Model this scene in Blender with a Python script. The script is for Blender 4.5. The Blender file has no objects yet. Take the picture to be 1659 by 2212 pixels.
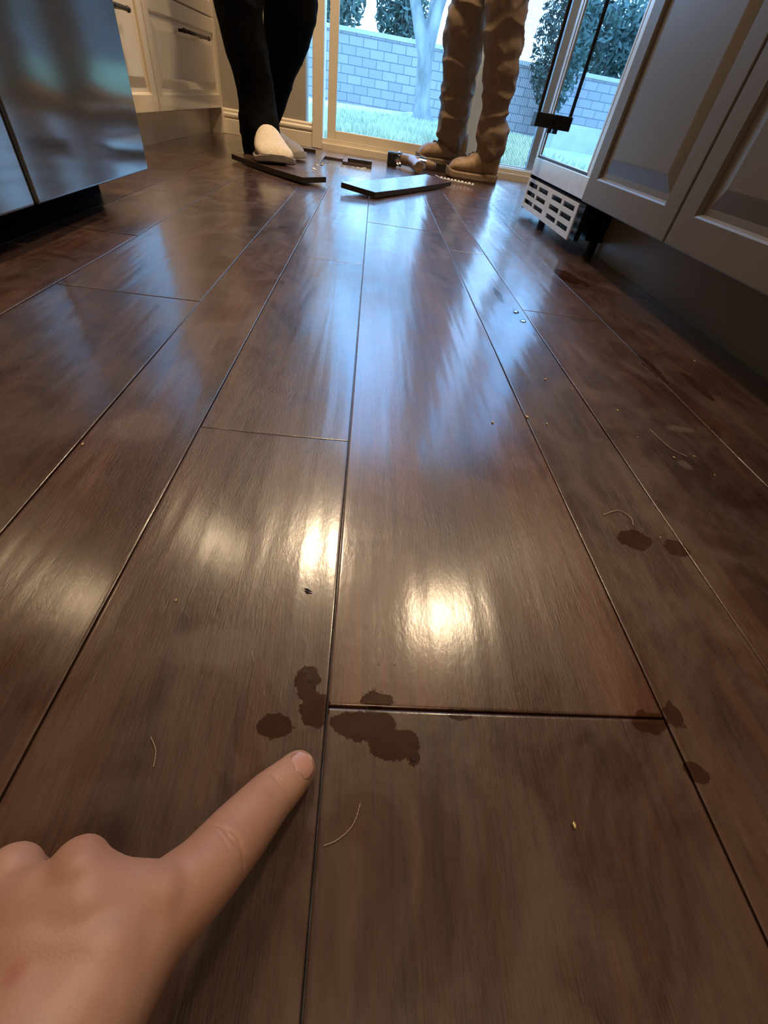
import bpy, bmesh, math, random
from mathutils import Vector, Matrix, noise
random.seed(7)
S = bpy.context.scene
COL = S.collection

# ------------------------------------------------------------------ camera, light, exposure
cd = bpy.data.cameras.new('camera'); cam = bpy.data.objects.new('camera', cd); COL.objects.link(cam)
r0 = Vector((0.99194633, -0.01130357, 0.1261535)); r1 = Vector((0.08149425, -0.70550425, -0.70400457)); r2 = Vector((0.09695959, 0.70861554, -0.69890118))
r0.normalize(); r2 = (r2 - r0*r2.dot(r0)).normalized(); r1 = r2.cross(r0).normalized()
M = Matrix.Identity(4)
for i in range(3):
    M[i][0] = r0[i]; M[i][1] = -r1[i]; M[i][2] = -r2[i]
M[2][3] = 0.24
cam.matrix_world = M
cd.sensor_fit = 'HORIZONTAL'; cd.sensor_width = 36; cd.lens = 36*903.378/1659; cd.clip_start = 0.005; cd.clip_end = 200
S.camera = cam
S.view_settings.view_transform = 'Standard'; S.view_settings.look = 'None'; S.view_settings.gamma = 1
S.view_settings.exposure = 0.0
w = bpy.data.worlds.new('world'); S.world = w; w.use_nodes = True
wn = w.node_tree.nodes; wl = w.node_tree.links
bg = wn['Background']
wtc = wn.new('ShaderNodeTexCoord'); wsep = wn.new('ShaderNodeSeparateXYZ'); wr = wn.new('ShaderNodeValToRGB')
wl.new(wtc.outputs['Generated'], wsep.inputs[0]); wl.new(wsep.outputs['Z'], wr.inputs[0]); wl.new(wr.outputs[0], bg.inputs[0])
wr.color_ramp.elements[0].position = 0.0; wr.color_ramp.elements[0].color = (0.32, 0.62, 1.0, 1)
wr.color_ramp.elements[1].position = 0.6; wr.color_ramp.elements[1].color = (0.21, 0.49, 1.0, 1)
bg.inputs[1].default_value = 7.2

def area(name, loc, size, power, color, rot=(0,0,0), shape='DISK', spread=math.pi, sy=None):
    l = bpy.data.lights.new(name, 'AREA'); l.shape = shape; l.size = size
    if sy: l.size_y = sy
    l.energy = power; l.color = color; l.spread = spread
    o = bpy.data.objects.new(name, l); o.location = loc; o.rotation_euler = rot; COL.objects.link(o); return o
p = area('door_daylight_portal', (0.6, 3.06, 1.03), 1.8, 1, (1,1,1), (-math.pi/2, 0, 0), 'RECTANGLE', sy=2.0)
p.data.cycles.is_portal = True
WARM = (1.0, 0.75, 0.47)
LAMPS = [(-0.17, 2.2), (0.80, 1.66), (0.3, -0.9), (-0.9, -1.1)]  # the pair behind the camera is added fill for hand and cabinets
LPOW = [36, 20, 9, 4]
for (x, y), e in zip(LAMPS, LPOW):
    area('ceiling_lamp_light', (x, y, 2.425), 0.26, e, WARM, (0,0,0), 'DISK', math.radians(150))

# ------------------------------------------------------------------ helpers
def tag(o, label=None, cat=None, group=None, kind=None):
    if label: o['label'] = label
    if cat: o['category'] = cat
    if group: o['group'] = group
    if kind: o['kind'] = kind
    return o
def empty(name, loc, label, cat, group=None, rz=0):
    o = bpy.data.objects.new(name, None); o.location = loc; o.rotation_euler = (0,0,rz); o.empty_display_size = .05
    COL.objects.link(o); return tag(o, label, cat, group)
def link(name, me, m=None, parent=None, smooth=False):
    o = bpy.data.objects.new(name, me); COL.objects.link(o)
    if m is not None:
        me.materials.clear(); me.materials.append(m)
    if smooth:
        for p in me.polygons: p.use_smooth = True
    if parent is not None:
        o.parent = parent; o.matrix_parent_inverse = Matrix.Translation(parent.location).inverted() if parent.type == 'EMPTY' and not parent.parent and parent.rotation_euler.z == 0 else Matrix.Identity(4)
    return o
def from_bm(name, bm, m=None, parent=None, smooth=False):
    bmesh.ops.recalc_face_normals(bm, faces=bm.faces)
    me = bpy.data.meshes.new(name); bm.to_mesh(me); bm.free(); return link(name, me, m, parent, smooth)
def box(bm, a, b, bev=0, seg=2):
    mat = Matrix.Translation([(a[i]+b[i])/2 for i in range(3)]) @ Matrix.Diagonal([abs(b[i]-a[i]) for i in range(3)]+[1])
    r = bmesh.ops.create_cube(bm, size=1, matrix=mat)
    if bev:
        es = {e for v in r['verts'] for e in v.link_edges}
        bmesh.ops.bevel(bm, geom=list(es), offset=bev, segments=seg, affect='EDGES', profile=.5)
def boxo(name, a, b, m, parent=None, bev=0.0):
    bm = bmesh.new(); box(bm, a, b, bev); return from_bm(name, bm, m, parent)
def cyl(bm, a, b, r1, r2=None, n=20, caps=True):
    a = Vector(a); b = Vector(b); d = b-a; L = d.length
    q = d.to_track_quat('Z', 'Y').to_matrix().to_4x4()
    bmesh.ops.create_cone(bm, cap_ends=caps, segments=n, radius1=r1, radius2=r1 if r2 is None else r2, depth=L, matrix=Matrix.Translation((a+b)/2) @ q)
def sph(bm, c, r, n=14, sc=(1,1,1)):
    bmesh.ops.create_uvsphere(bm, u_segments=n*2, v_segments=n, radius=r, matrix=Matrix.Translation(c) @ Matrix.Diagonal((*sc,1)))
def tube(bm, pts, r, n=8):
    for i in range(len(pts)-1):
        rr = r if not isinstance(r, (list, tuple)) else r[i]; r2 = r if not isinstance(r, (list, tuple)) else r[i+1]
        cyl(bm, pts[i], pts[i+1], rr, r2, n)
        if i: sph(bm, pts[i], rr, max(4, n//2))
def blob(name, chains, voxel, smooth_it=6, m=None, parent=None, disp=None):
    bm = bmesh.new()
    for ch in chains:
        for i, c in enumerate(ch):
            sph(bm, c[:3], c[3], 10)
            if i+1 < len(ch):
                d = ch[i+1]; cyl(bm, c[:3], d[:3], c[3], d[3], 20)
    me = bpy.data.meshes.new(name+'_t'); bm.to_mesh(me); bm.free()
    o = bpy.data.objects.new(name+'_t', me); COL.objects.link(o)
    md = o.modifiers.new('r', 'REMESH'); md.mode = 'VOXEL'; md.voxel_size = voxel
    ms = o.modifiers.new('s', 'SMOOTH'); ms.iterations = smooth_it; ms.factor = .5
    bpy.context.view_layer.update()
    ev = o.evaluated_get(bpy.context.evaluated_depsgraph_get())
    nm = bpy.data.meshes.new_from_object(ev); nm.name = name
    bpy.data.objects.remove(o)
    if disp:
        ns = [v.normal.copy() for v in nm.vertices]
        for v, n in zip(nm.vertices, ns): disp(v, n)
    return link(name, nm, m, parent, True)

# ------------------------------------------------------------------ materials
def mat(name, col=(.5,.5,.5), rough=.5, metal=0, **k):
    m = bpy.data.materials.new(name); m.use_nodes = True; b = m.node_tree.nodes['Principled BSDF']
    b.inputs['Base Color'].default_value = (*col, 1); b.inputs['Roughness'].default_value = rough; b.inputs['Metallic'].default_value = metal
    for kk, v in k.items(): b.inputs[kk.replace('_', ' ')].default_value = v
    return m
def N(m, t, **k):
    n = m.node_tree.nodes.new(t)
    for a, v in k.items(): setattr(n, a, v)
    return n
def L(m, a, b): m.node_tree.links.new(a, b)
def bsdf(m): return m.node_tree.nodes['Principled BSDF']
def noisy(m, scale=20, amt=.15, bump=0.0, sc=(1,1,1), rough=None, dist=.002):
    """mottle a material's own colour a little and give it a fine surface relief"""
    b = bsdf(m); c = b.inputs['Base Color'].default_value[:]
    tc = N(m, 'ShaderNodeTexCoord'); mp = N(m, 'ShaderNodeMapping'); mp.inputs['Scale'].default_value = sc
    nz = N(m, 'ShaderNodeTexNoise'); nz.inputs['Scale'].default_value = scale; nz.inputs['Detail'].default_value = 5
    L(m, tc.outputs['Object'], mp.inputs[0]); L(m, mp.outputs[0], nz.inputs[0])
    r = N(m, 'ShaderNodeValToRGB'); L(m, nz.outputs[0], r.inputs[0])
    r.color_ramp.elements[0].position = .3; r.color_ramp.elements[1].position = .7
    r.color_ramp.elements[0].color = (*[x*(1-amt) for x in c[:3]], 1); r.color_ramp.elements[1].color = (*[min(1, x*(1+amt)) for x in c[:3]], 1)
    L(m, r.outputs[0], b.inputs['Base Color'])
    if bump:
        bp = N(m, 'ShaderNodeBump'); bp.inputs['Strength'].default_value = bump; bp.inputs['Distance'].default_value = dist
        L(m, nz.outputs[0], bp.inputs['Height']); L(m, bp.outputs[0], b.inputs['Normal'])
    return m

cream = noisy(mat('cream_paint', (.76,.65,.50), .32), 8, .04)
cream_cab = noisy(mat('cream_cabinet_paint', (.74,.62,.46), .2, Coat_Weight=.3, Coat_Roughness=.08), 6, .04, .04, (1,1,.3), dist=.004)
taupe_cab = noisy(mat('taupe_cabinet_paint', (.165,.145,.13), .34), 6, .05, .03, (1,1,.4), dist=.003)
wallm = noisy(mat('taupe_wall_paint', (.36,.31,.25), .7), 60, .04, .1)
ceilm = noisy(mat('white_ceiling_paint', (.5,.47,.42), .8), 60, .03, .1)
blackp = noisy(mat('black_plastic', (.012,.012,.013), .35), 30, .2)
counter = noisy(mat('speckled_stone', (.32,.29,.26), .15), 120, .5)
steel = noisy(mat('brushed_steel', (.23,.225,.21), .10, .7), 3, .04, .015, (30,30,.5), dist=.0003)
bright_steel = noisy(mat('bright_steel', (.80,.82,.84), .3, .55), 40, .05)
bronze = noisy(mat('dark_bronze_metal', (.055,.045,.038), .35, .8), 40, .2)
white_plastic = noisy(mat('white_vinyl', (.70,.74,.76), .35), 30, .03)
chrome = mat('chrome', (.8,.82,.85), .1, 1)
tanpaint = noisy(mat('worn_tan_paint', (.23,.15,.09), .35), 60, .4)

# --- floor wood
def wood_floor():
    m = mat('dark_floor_wood', rough=.3); b = bsdf(m)
    tc = N(m, 'ShaderNodeTexCoord'); O = tc.outputs['Object']
    at = N(m, 'ShaderNodeAttribute'); at.attribute_name = 'plank'
    def mapping(sc, rnd=0.0):
        mp = N(m, 'ShaderNodeMapping'); mp.inputs['Scale'].default_value = sc; L(m, O, mp.inputs[0])
        if rnd:
            vm = N(m, 'ShaderNodeVectorMath', operation='SCALE'); vm.inputs['Scale'].default_value = rnd; L(m, at.outputs['Color'], vm.inputs[0]); L(m, vm.outputs[0], mp.inputs['Location'])
        return mp.outputs[0]
    def noise(vec, s, d=4, dis=0.0, r=.55):
        n = N(m, 'ShaderNodeTexNoise'); n.inputs['Scale'].default_value = s; n.inputs['Detail'].default_value = d; n.inputs['Distortion'].default_value = dis; n.inputs['Roughness'].default_value = r
        L(m, vec, n.inputs[0]); return n.outputs[0]
    def ramp(f, stops):
        r = N(m, 'ShaderNodeValToRGB'); L(m, f, r.inputs[0]); e = r.color_ramp.elements
        while len(e) < len(stops): e.new(.5)
        for i, (p, c) in enumerate(stops):
            e[i].position = p; e[i].color = (*c, 1) if len(c) == 3 else c
        return r.outputs[0]
    def mix(f, a, c, bt='MIX'):
        x = N(m, 'ShaderNodeMix', data_type='RGBA', blend_type=bt)
        for s, v in ((0, f), (6, a), (7, c)):
            if hasattr(v, 'links'): L(m, v, x.inputs[s])
            else: x.inputs[s].default_value = v if s == 0 else (*v, 1)
        return x.outputs[2]
    def math_(op, a, c, cl=False):
        x = N(m, 'ShaderNodeMath', operation=op, use_clamp=cl)
        for s, v in ((0, a), (1, c)):
            if hasattr(v, 'links'): L(m, v, x.inputs[s])
            else: x.inputs[s].default_value = v
        return x.outputs[0]
    broad = noise(mapping((1,.16,1), 7), 14, 3, .6)
    grain = noise(mapping((1,.05,1), 5), 170, 5, .3, .65)
    pores = noise(mapping((1,.1,1), 5), 900, 3)
    blot = noise(mapping((1,.5,1), 3), 9, 5, .8, .6)
    haze = noise(mapping((1,.7,1), 0), 16, 7, 1.0, .65)
    c1 = ramp(broad, [(.28, (.032,.0125,.0072)), (.5, (.070,.0285,.0160)), (.72, (.108,.047,.0265))])
    c2 = ramp(grain, [(.3, (.52,.47,.45)), (.52, (1,1,1)), (.72, (1.35,1.25,1.18))])
    c = mix(1.0, c1, c2, 'MULTIPLY')
    sep = N(m, 'ShaderNodeSeparateColor'); L(m, at.outputs['Color'], sep.inputs[0])
    pr = ramp(sep.outputs[0], [(0, (.72,.70,.72)), (.5, (1,.96,.93)), (1, (1.25,1.12,1.02))])
    c = mix(1.0, c, pr, 'MULTIPLY')
    # dry film of dust over the finish: a pale, patchy veil
    veil = ramp(haze, [(.40, (0,0,0)), (.66, (1,1,1))])
    c = mix(math_('MULTIPLY', veil, .24), c, (.21,.140,.110))
    # wet marks and dried splashes, with an outline of their own
    dn = N(m, 'ShaderNodeTexNoise'); dn.inputs['Scale'].default_value = 95; dn.inputs['Detail'].default_value = 7; dn.inputs['Roughness'].default_value = .68; L(m, O, dn.inputs[0])
    off = N(m, 'ShaderNodeVectorMath', operation='SUBTRACT'); L(m, dn.outputs['Color'], off.inputs[0]); off.inputs[1].default_value = (.5,.5,.5)
    offs = N(m, 'ShaderNodeVectorMath', operation='SCALE'); L(m, off.outputs[0], offs.inputs[0]); offs.inputs['Scale'].default_value = .013
    P = N(m, 'ShaderNodeVectorMath', operation='ADD'); L(m, O, P.inputs[0]); L(m, offs.outputs[0], P.inputs[1])
    def spots(lst, soft=.08):
        tot = None
        for (x, y, rx, ry) in lst:
            s = N(m, 'ShaderNodeVectorMath', operation='SUBTRACT'); L(m, P.outputs[0], s.inputs[0]); s.inputs[1].default_value = (x, y, 0)
            k = N(m, 'ShaderNodeVectorMath', operation='MULTIPLY'); L(m, s.outputs[0], k.inputs[0]); k.inputs[1].default_value = (1/rx, 1/ry, 0)
            l = N(m, 'ShaderNodeVectorMath', operation='LENGTH'); L(m, k.outputs[0], l.inputs[0])
            mr = N(m, 'ShaderNodeMapRange'); mr.inputs[1].default_value = 1.0; mr.inputs[2].default_value = 1.0-soft; L(m, l.outputs['Value'], mr.inputs[0])
            tot = mr.outputs[0] if tot is None else math_('MAXIMUM', tot, mr.outputs[0])
        return tot
    wet = spots([(-.0265,.077,.0095,.0075), (-.012,.100,.0070,.012), (-.006,.086,.008,.010), (.021,.079,.019,.0085), (.037,.070,.014,.008), (.047,.063,.004,.003),
                 (.028,.0925,.009,.0042), (.075,.0865,.008,.003), (.190,.0855,.013,.006), (.207,.090,.006,.008), (.204,.060,.007,.006), (.47,1.07,.030,.060), (.50,1.035,.012,.03),
                 (.262,.86,.007,.05), (.277,.76,.010,.035), (.284,.70,.006,.03), (.45,.60,.010,.05), (.50,.56,.010,.045), (.25,.235,.016,.012), (.285,.228,.012,.010)])
    c = mix(math_('MULTIPLY', wet, .8), c, (.036,.014,.0065))
    dry = spots([(.006,.258,.008,.010), (.027,.256,.009,.006), (.022,.266,.004,.008), (.029,.125,.010,.016), (-.07,.12,.03,.016), (.365,.355,.008,.01), (.40,.43,.02,.008), (-.19,.33,.03,.03)], .35)
    c = mix(math_('MULTIPLY', dry, .12), c, (.45,.36,.30))
    L(m, c, b.inputs['Base Color'])
    rg = math_('ADD', math_('MULTIPLY', veil, .17), .31)
    rg = math_('ADD', rg, math_('MULTIPLY', blot, .10))
    rg = math_('ADD', rg, math_('MULTIPLY', dry, .10))
    rg = math_('MULTIPLY', rg, math_('SUBTRACT', 1.0, math_('MULTIPLY', wet, .6)), True)
    L(m, rg, b.inputs['Roughness'])
    L(m, math_('SUBTRACT', 1.0, math_('MULTIPLY', wet, .75)), b.inputs['Coat Weight']); b.inputs['Coat IOR'].default_value = 1.52; b.inputs['Coat Roughness'].default_value = .17
    # hand-scraped relief: long shallow scallops along each board, fine grain on top
    scal = noise(mapping((1,.09,1), 9), 26, 2, .3)
    bp = N(m, 'ShaderNodeBump'); bp.inputs['Strength'].default_value = 1.0; bp.inputs['Distance'].default_value = .0010; L(m, scal, bp.inputs['Height'])
    bp2 = N(m, 'ShaderNodeBump'); L(m, math_('SUBTRACT', .45, math_('MULTIPLY', wet, .43)), bp2.inputs['Strength']); bp2.inputs['Distance'].default_value = .0005; L(m, pores, bp2.inputs['Height']); L(m, bp.outputs[0], bp2.inputs['Normal'])
    bp3 = N(m, 'ShaderNodeBump'); L(m, math_('SUBTRACT', .55, math_('MULTIPLY', wet, .53)), bp3.inputs['Strength']); bp3.inputs['Distance'].default_value = .0005
    L(m, noise(mapping((1,.6,1), 2), 130, 3), bp3.inputs['Height']); L(m, bp2.outputs[0], bp3.inputs['Normal'])
    L(m, bp3.outputs[0], b.inputs['Normal'])
    bp4 = N(m, 'ShaderNodeBump'); bp4.inputs['Strength'].default_value = .15; bp4.inputs['Distance'].default_value = .0005
    L(m, noise(mapping((1,.45,1), 2), 300, 4, 0, .7), bp4.inputs['Height']); L(m, bp.outputs[0], bp4.inputs['Normal']); L(m, bp4.outputs[0], b.inputs['Coat Normal'])
    return m
floor_m = wood_floor()

# ------------------------------------------------------------------ floor
def plank(bm, lay, x0, x1, y0, y1, rnd, top=0.0, cup=.0007):
    g = .0005; bv = .0012; th = .013
    sp_ = .0008
    xs = [x0+g, x0+g+bv*.5, x0+g+bv, x0+g+bv+sp_] + [x0+g+bv+(x1-x0-2*g-2*bv)*k/8 for k in range(1, 8)] + [x1-g-bv-sp_, x1-g-bv, x1-g-bv*.5, x1-g]
    n = max(3, int((y1-y0)/.06)); ys = [y0+g, y0+g+bv, y0+g+bv+sp_] + [y0+(y1-y0)*k/n for k in range(1, n)] + [y1-g-bv-sp_, y1-g-bv, y1-g]
    cx = (x0+x1)/2; hw = (x1-x0)/2
    def z(x, y):
        u = (x-cx)/hw; e = min(x-x0-g, x1-g-x); f = min(y-y0-g, y1-g-y); d = min(e, f)
        zz = top + cup*(u*u-.8) + .0003*math.sin(y*9+rnd*20)
        if d < bv: zz -= (bv-d)**1.5*12*.5
        return zz
    grid = [[bm.verts.new((x, y, z(x, y))) for y in ys] for x in xs]
    col = (rnd, (rnd*7.31) % 1, (rnd*3.77) % 1, 1)
    fs = []
    for i in range(len(xs)-1):
        for j in range(len(ys)-1):
            f = bm.faces.new((grid[i][j], grid[i+1][j], grid[i+1][j+1], grid[i][j+1])); f.smooth = True; fs.append(f)
    ring = [grid[i][0] for i in range(len(xs))] + [grid[-1][j] for j in range(1, len(ys))] + [grid[i][-1] for i in range(len(xs)-2, -1, -1)] + [grid[0][j] for j in range(len(ys)-2, 0, -1)]
    low = [bm.verts.new((v.co.x, v.co.y, top-th)) for v in ring]
    for i in range(len(ring)):
        j = (i+1) % len(ring); fs.append(bm.faces.new((ring[j], ring[i], low[i], low[j])))
    for f in fs:
        for l in f.loops: l[lay] = col
Wd, Nd, Md = .2, .09, .148
cols = {  # x0, x1 : joints along y
 (-.423,-.228): [.642, 1.75], (-.228,-.14): [-.35, 1.105, 2.35], (-.14,0): [.3365, .938, 2.12], (0,.2): [.088, 1.335, 2.62],
 (.2,.2925): [-.3, 1.163, 2.2], (.2925,.4445): [-.5, .793, 1.9], (.4445,.648): [-.2, .98, 2.1]}
edges = [-.423, -.568, -.658, -.858, -1.0, -1.09, -1.29, -1.44]
for a, b2 in zip(edges[1:], edges[:-1]):
    cols[(a, b2)] = [round(-1.9+random.random()*.8+k*1.15, 2) for k in range(4)]
cols[(-.658,-.568)] = [-.6, .4, 1.29, 2.4]
edges = [.648, .738, .886, 1.086, 1.25]
for a, b2 in zip(edges[:-1], edges[1:]):
    cols[(a, b2)] = [round(-1.9+random.random()*.8+k*1.15, 2) for k in range(4)]
bm = bmesh.new(); lay = bm.loops.layers.color.new('plank')
for (x0, x1), js in cols.items():
    ys = [-2.6] + [j for j in js if j > -2.5] + [3.0]
    if x0 == 0: ys.insert(1, -1.1)
    for y0, y1 in zip(ys[:-1], ys[1:]):
        if x0 == -.14 and y0 == 2.12: y0 = 2.585      # boards already torn out here
        if x0 == -.228 and y0 == 2.35: y0 = 2.68
        plank(bm, lay, x0, x1, y0, y1, {(0,.088): .95, (0,-1.1): .22, (-.14,-2.6): .55, (.2,-.3): .35}.get((x0, y0), random.random()))
f = from_bm('floor', bm, floor_m); tag(f, kind='structure')
slab = noisy(mat('damp_concrete', (.38,.37,.36), .22), 60, .35, .3)
boxo('trim_1', (-1.5,-2.7,-.12), (1.3,3.0,-.0125), slab)['kind'] = 'structure'

# ------------------------------------------------------------------ room shell
def st(name, a, b, m, bev=0): return tag(boxo(name, a, b, m, None, bev), kind='structure')
st('wall_left', (-1.5,-2.7,-.02), (-1.4,3.12,2.45), wallm)
st('wall_right', (1.2,-2.7,-.02), (1.3,3.12,2.45), wallm)
st('wall_near', (-1.5,-2.8,-.02), (1.3,-2.7,2.45), wallm)
st('ceiling', (-1.5,-2.8,2.45), (1.3,3.12,2.55), ceilm)
bm = bmesh.new(); box(bm, (-1.4,3.0,-.02), (-.36,3.12,2.45)); box(bm, (-.36,3.0,2.12), (1.2,3.12,2.45))
tag(from_bm('wall_far', bm, wallm), kind='structure')
# baseboard with a moulded top
def profile_run(name, prof, x0, x1, m):
    bm = bmesh.new(); A = [bm.verts.new((x0, y, z)) for y, z in prof]; B = [bm.verts.new((x1, y, z)) for y, z in prof]
    for i in range(len(prof)-1): bm.faces.new((A[i], A[i+1], B[i+1], B[i]))
    bm.faces.new(A); bm.faces.new(B[::-1]); return from_bm(name, bm, m)
pf = [(3.0,0),(2.984,0),(2.984,.056),(2.988,.060),(2.988,.066),(2.983,.069),(2.983,.077),(2.990,.084),(2.990,.092),(2.996,.098),(3.0,.098)]
tag(profile_run('baseboard_far', pf, -.82, -.325, cream), kind='structure')
# door casing + frame
bm = bmesh.new()
box(bm, (-.325,2.975,0), (-.292,3.0,2.17), .003); box(bm, (-.325,2.985,2.1), (1.2,3.0,2.17), .003)
tag(from_bm('trim_2', bm, cream), kind='structure')
door = empty('door_1', (.5,3.03,0), None, None); door['kind'] = 'structure'
bm = bmesh.new(); box(bm, (-.295,2.975,0), (-.272,3.11,2.1), .002); box(bm, (-.272,2.97,-.01), (1.2,3.12,.028), .003); box(bm, (-.272,2.98,2.07), (1.2,3.12,2.12)); box(bm, (1.15,2.985,0), (1.2,3.11,2.1)); box(bm, (-.272,2.985,.028),(1.2,2.992,.045),.001)
from_bm('door_frame', bm, cream, door)
bm = bmesh.new()
y0, y1 = 2.995, 3.03
box(bm, (-.248,y0,.03), (-.205,y1,2.07), .003); box(bm, (.468,y0,.03), (.484,y1,2.07), .003); box(bm, (-.205,y0+.002,.03), (.475,y1-.002,.082), .003); box(bm, (-.205,y0+.002,2.0), (.475,y1-.002,2.07), .003)
from_bm('sliding_panel_frame', bm, cream, door)
bm = bmesh.new(); box(bm, (.4845,2.998,.03), (.56,3.07,2.07), .003); box(bm, (.565,3.04,.03), (1.15,3.07,.05), .002)
from_bm('fixed_panel_frame', bm, white_plastic, door)
gl = bpy.data.materials.new('window_glass'); gl.use_nodes = True; nt = gl.node_tree; nt.nodes.remove(nt.nodes['Principled BSDF'])
tr = nt.nodes.new('ShaderNodeBsdfTransparent'); gs = nt.nodes.new('ShaderNodeBsdfGlossy'); gs.inputs['Roughness'].default_value = .01
fr = nt.nodes.new('ShaderNodeFresnel'); fr.inputs[0].default_value = 1.45; mx = nt.nodes.new('ShaderNodeMixShader')
tr.inputs[0].default_value = (.93,.97,.98,1)
nt.links.new(fr.outputs[0], mx.inputs[0]); nt.links.new(tr.outputs[0], mx.inputs[1]); nt.links.new(gs.outputs[0], mx.inputs[2]); nt.links.new(mx.outputs[0], nt.nodes['Material Output'].inputs[0])
boxo('glass', (-.21,3.009,.075), (.48,3.013,2.01), gl, door)
# insect screen: woven wire, real strands
scr = noisy(mat('screen_wire', (.10,.11,.12), .5, .3), 30, .1)
bm = bmesh.new()
for i in range(64):
    x = .568 + i*.0092; pts = []
    for k in range(0, 161):
        pts.append((x + (.0017 if k % 2 else -.0017), 3.085 + (.001 if (k+i) % 2 else 0), .05 + k*.0126))
    v0 = None
    for q in pts:
        a = bm.verts.new((q[0]-.0011, q[1], q[2])); b2 = bm.verts.new((q[0]+.0011, q[1], q[2])); c2 = bm.verts.new((q[0], q[1]+.0014, q[2]))
        if v0:
            bm.faces.new((v0[0], v0[1], b2, a)); bm.faces.new((v0[1], v0[2], c2, b2)); bm.faces.new((v0[2], v0[0], a, c2))
        v0 = (a, b2, c2)
o = from_bm('screen_mesh', bm, scr, door); o['kind'] = 'stuff'
bm = bmesh.new(); box(bm, (.545,3.078,.03), (.568,3.095,2.07)); box(bm, (1.13,3.078,.03), (1.15,3.095,2.07)); box(bm, (.568,3.078,.03), (1.13,3.095,.055))
from_bm('screen_frame', bm, white_plastic, door)
bm = bmesh.new(); box(bm, (.868,3.04,.05), (.905,3.075,2.07), .003)
from_bm('mullion', bm, mat('grey_blue_aluminium', (.30,.34,.40), .4, .3), door)

# ceiling lamps
emi = mat('lamp_diffuser', (1,.9,.75), .5); bsdf(emi).inputs['Emission Color'].default_value = (1,.78,.52,1); bsdf(emi).inputs['Emission Strength'].default_value = 3
where = ['above the left person by the sliding door','above the black wine cooler','added above the photographer as unseen fill light','added behind the photographer on the left as unseen fill light']
lamp0 = None
for (x, y), wh in zip(LAMPS, where):
    e = empty('ceiling_lamp', (x, y, 2.45), 'round recessed warm ceiling lamp '+wh, 'ceiling lamp', 'recessed ceiling lamps')
    if lamp0 is None:
        bm = bmesh.new(); bmesh.ops.create_cone(bm, cap_ends=False, segments=40, radius1=.165, radius2=.145, depth=.012, matrix=Matrix.Translation((0,0,-.006)))
        t_ = from_bm('trim_ring', bm, white_plastic); t_.parent = e
        bm = bmesh.new(); bmesh.ops.create_cone(bm, cap_ends=True, segments=40, radius1=.145, radius2=.145, depth=.004, matrix=Matrix.Translation((0,0,-.004)))
        d_ = from_bm('diffuser', bm, emi); d_.parent = e; lamp0 = (t_, d_)
    else:
        for q in lamp0:
            c_ = q.copy(); c_.parent = e; COL.objects.link(c_)

# ------------------------------------------------------------------ cabinets
def panel_front(name, face, y0, y1, z0, z1, sgn, m, parent, stile=.055, th=.019, raised=True):
    """raised-panel door or drawer front in the plane x=face; sgn=+1 faces +x, -1 faces -x"""
    bm = bmesh.new()
    def loop(ins, dep):
        x = face - sgn*dep
        return [bm.verts.new((x, y0+ins, z0+ins)), bm.verts.new((x, y1-ins, z0+ins)), bm.verts.new((x, y1-ins, z1-ins)), bm.verts.new((x, y0+ins, z1-ins))]
    lv = [loop(0, th), loop(0, .003), loop(.001, .001), loop(.003, 0), loop(stile-.006, 0), loop(stile-.003, .002), loop(stile, .0075), loop(stile+.010, .0085)]
    if raised: lv += [loop(stile+.034, .0018), loop(stile+.037, .0012)]
    for a, b2 in zip(lv[:-1], lv[1:]):
        for i in range(4): bm.faces.new((a[i], a[(i+1) % 4], b2[(i+1) % 4], b2[i]))
    bm.faces.new(lv[-1]); bm.faces.new(lv[0][::-1])
    return from_bm(name, bm, m, parent)
def bar_handle(y0, y1, x, z, m, parent, vertical=False, off=.03, r=.0055):
    bm = bmesh.new(); s = 1 if off > 0 else -1
    tube(bm, [(x+off, y0, z), (x+off, y1, z)], r, 12); sph(bm, (x+off, y0, z), r*1.35, 6); sph(bm, (x+off, y1, z), r*1.35, 6)
    for y in (y0+.03, y1-.03): cyl(bm, (x, y, z), (x+off, y, z), r*.9, r*.9, 10)
    return from_bm('handle', bm, m, parent, True)
# right taupe run : face plane x=.547
RX = .547
def right_cab(y0, y1, label):
    e = empty('base_cabinet', (RX+.3, (y0+y1)/2, 0), label, 'cabinet', 'taupe base cabinets on the right')
    bm = bmesh.new(); box(bm, (RX+.0195, y0, .112), (1.19, y1, .87)); from_bm('carcass', bm, taupe_cab, e)
    boxo('toe_kick', (.648, y0, .0), (.665, y1, .112), taupe_cab, e)
    mid = (y0+y1)/2
    for a, b2 in ((y0+.002, mid-.0018), (mid+.0018, y1-.002)):
        panel_front('door', RX, a, b2, .114, .70, -1, taupe_cab, e)
        panel_front('drawer_front', RX, a, b2, .704, .866, -1, taupe_cab, e, .04)
right_cab(.456, 1.338, 'taupe base cabinet with two raised-panel doors next to the wine cooler')
right_cab(-.43, .454, 'taupe base cabinet with two raised-panel doors nearest the camera on the right')
ct = empty('countertop', (.86, .7, .87), 'stone countertop along the right cabinets over the wine cooler', 'countertop')
bm = bmesh.new(); box(bm, (.525,-.43,.872), (1.195,1.885,.905), .004); from_bm('slab', bm, counter, ct)
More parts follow.
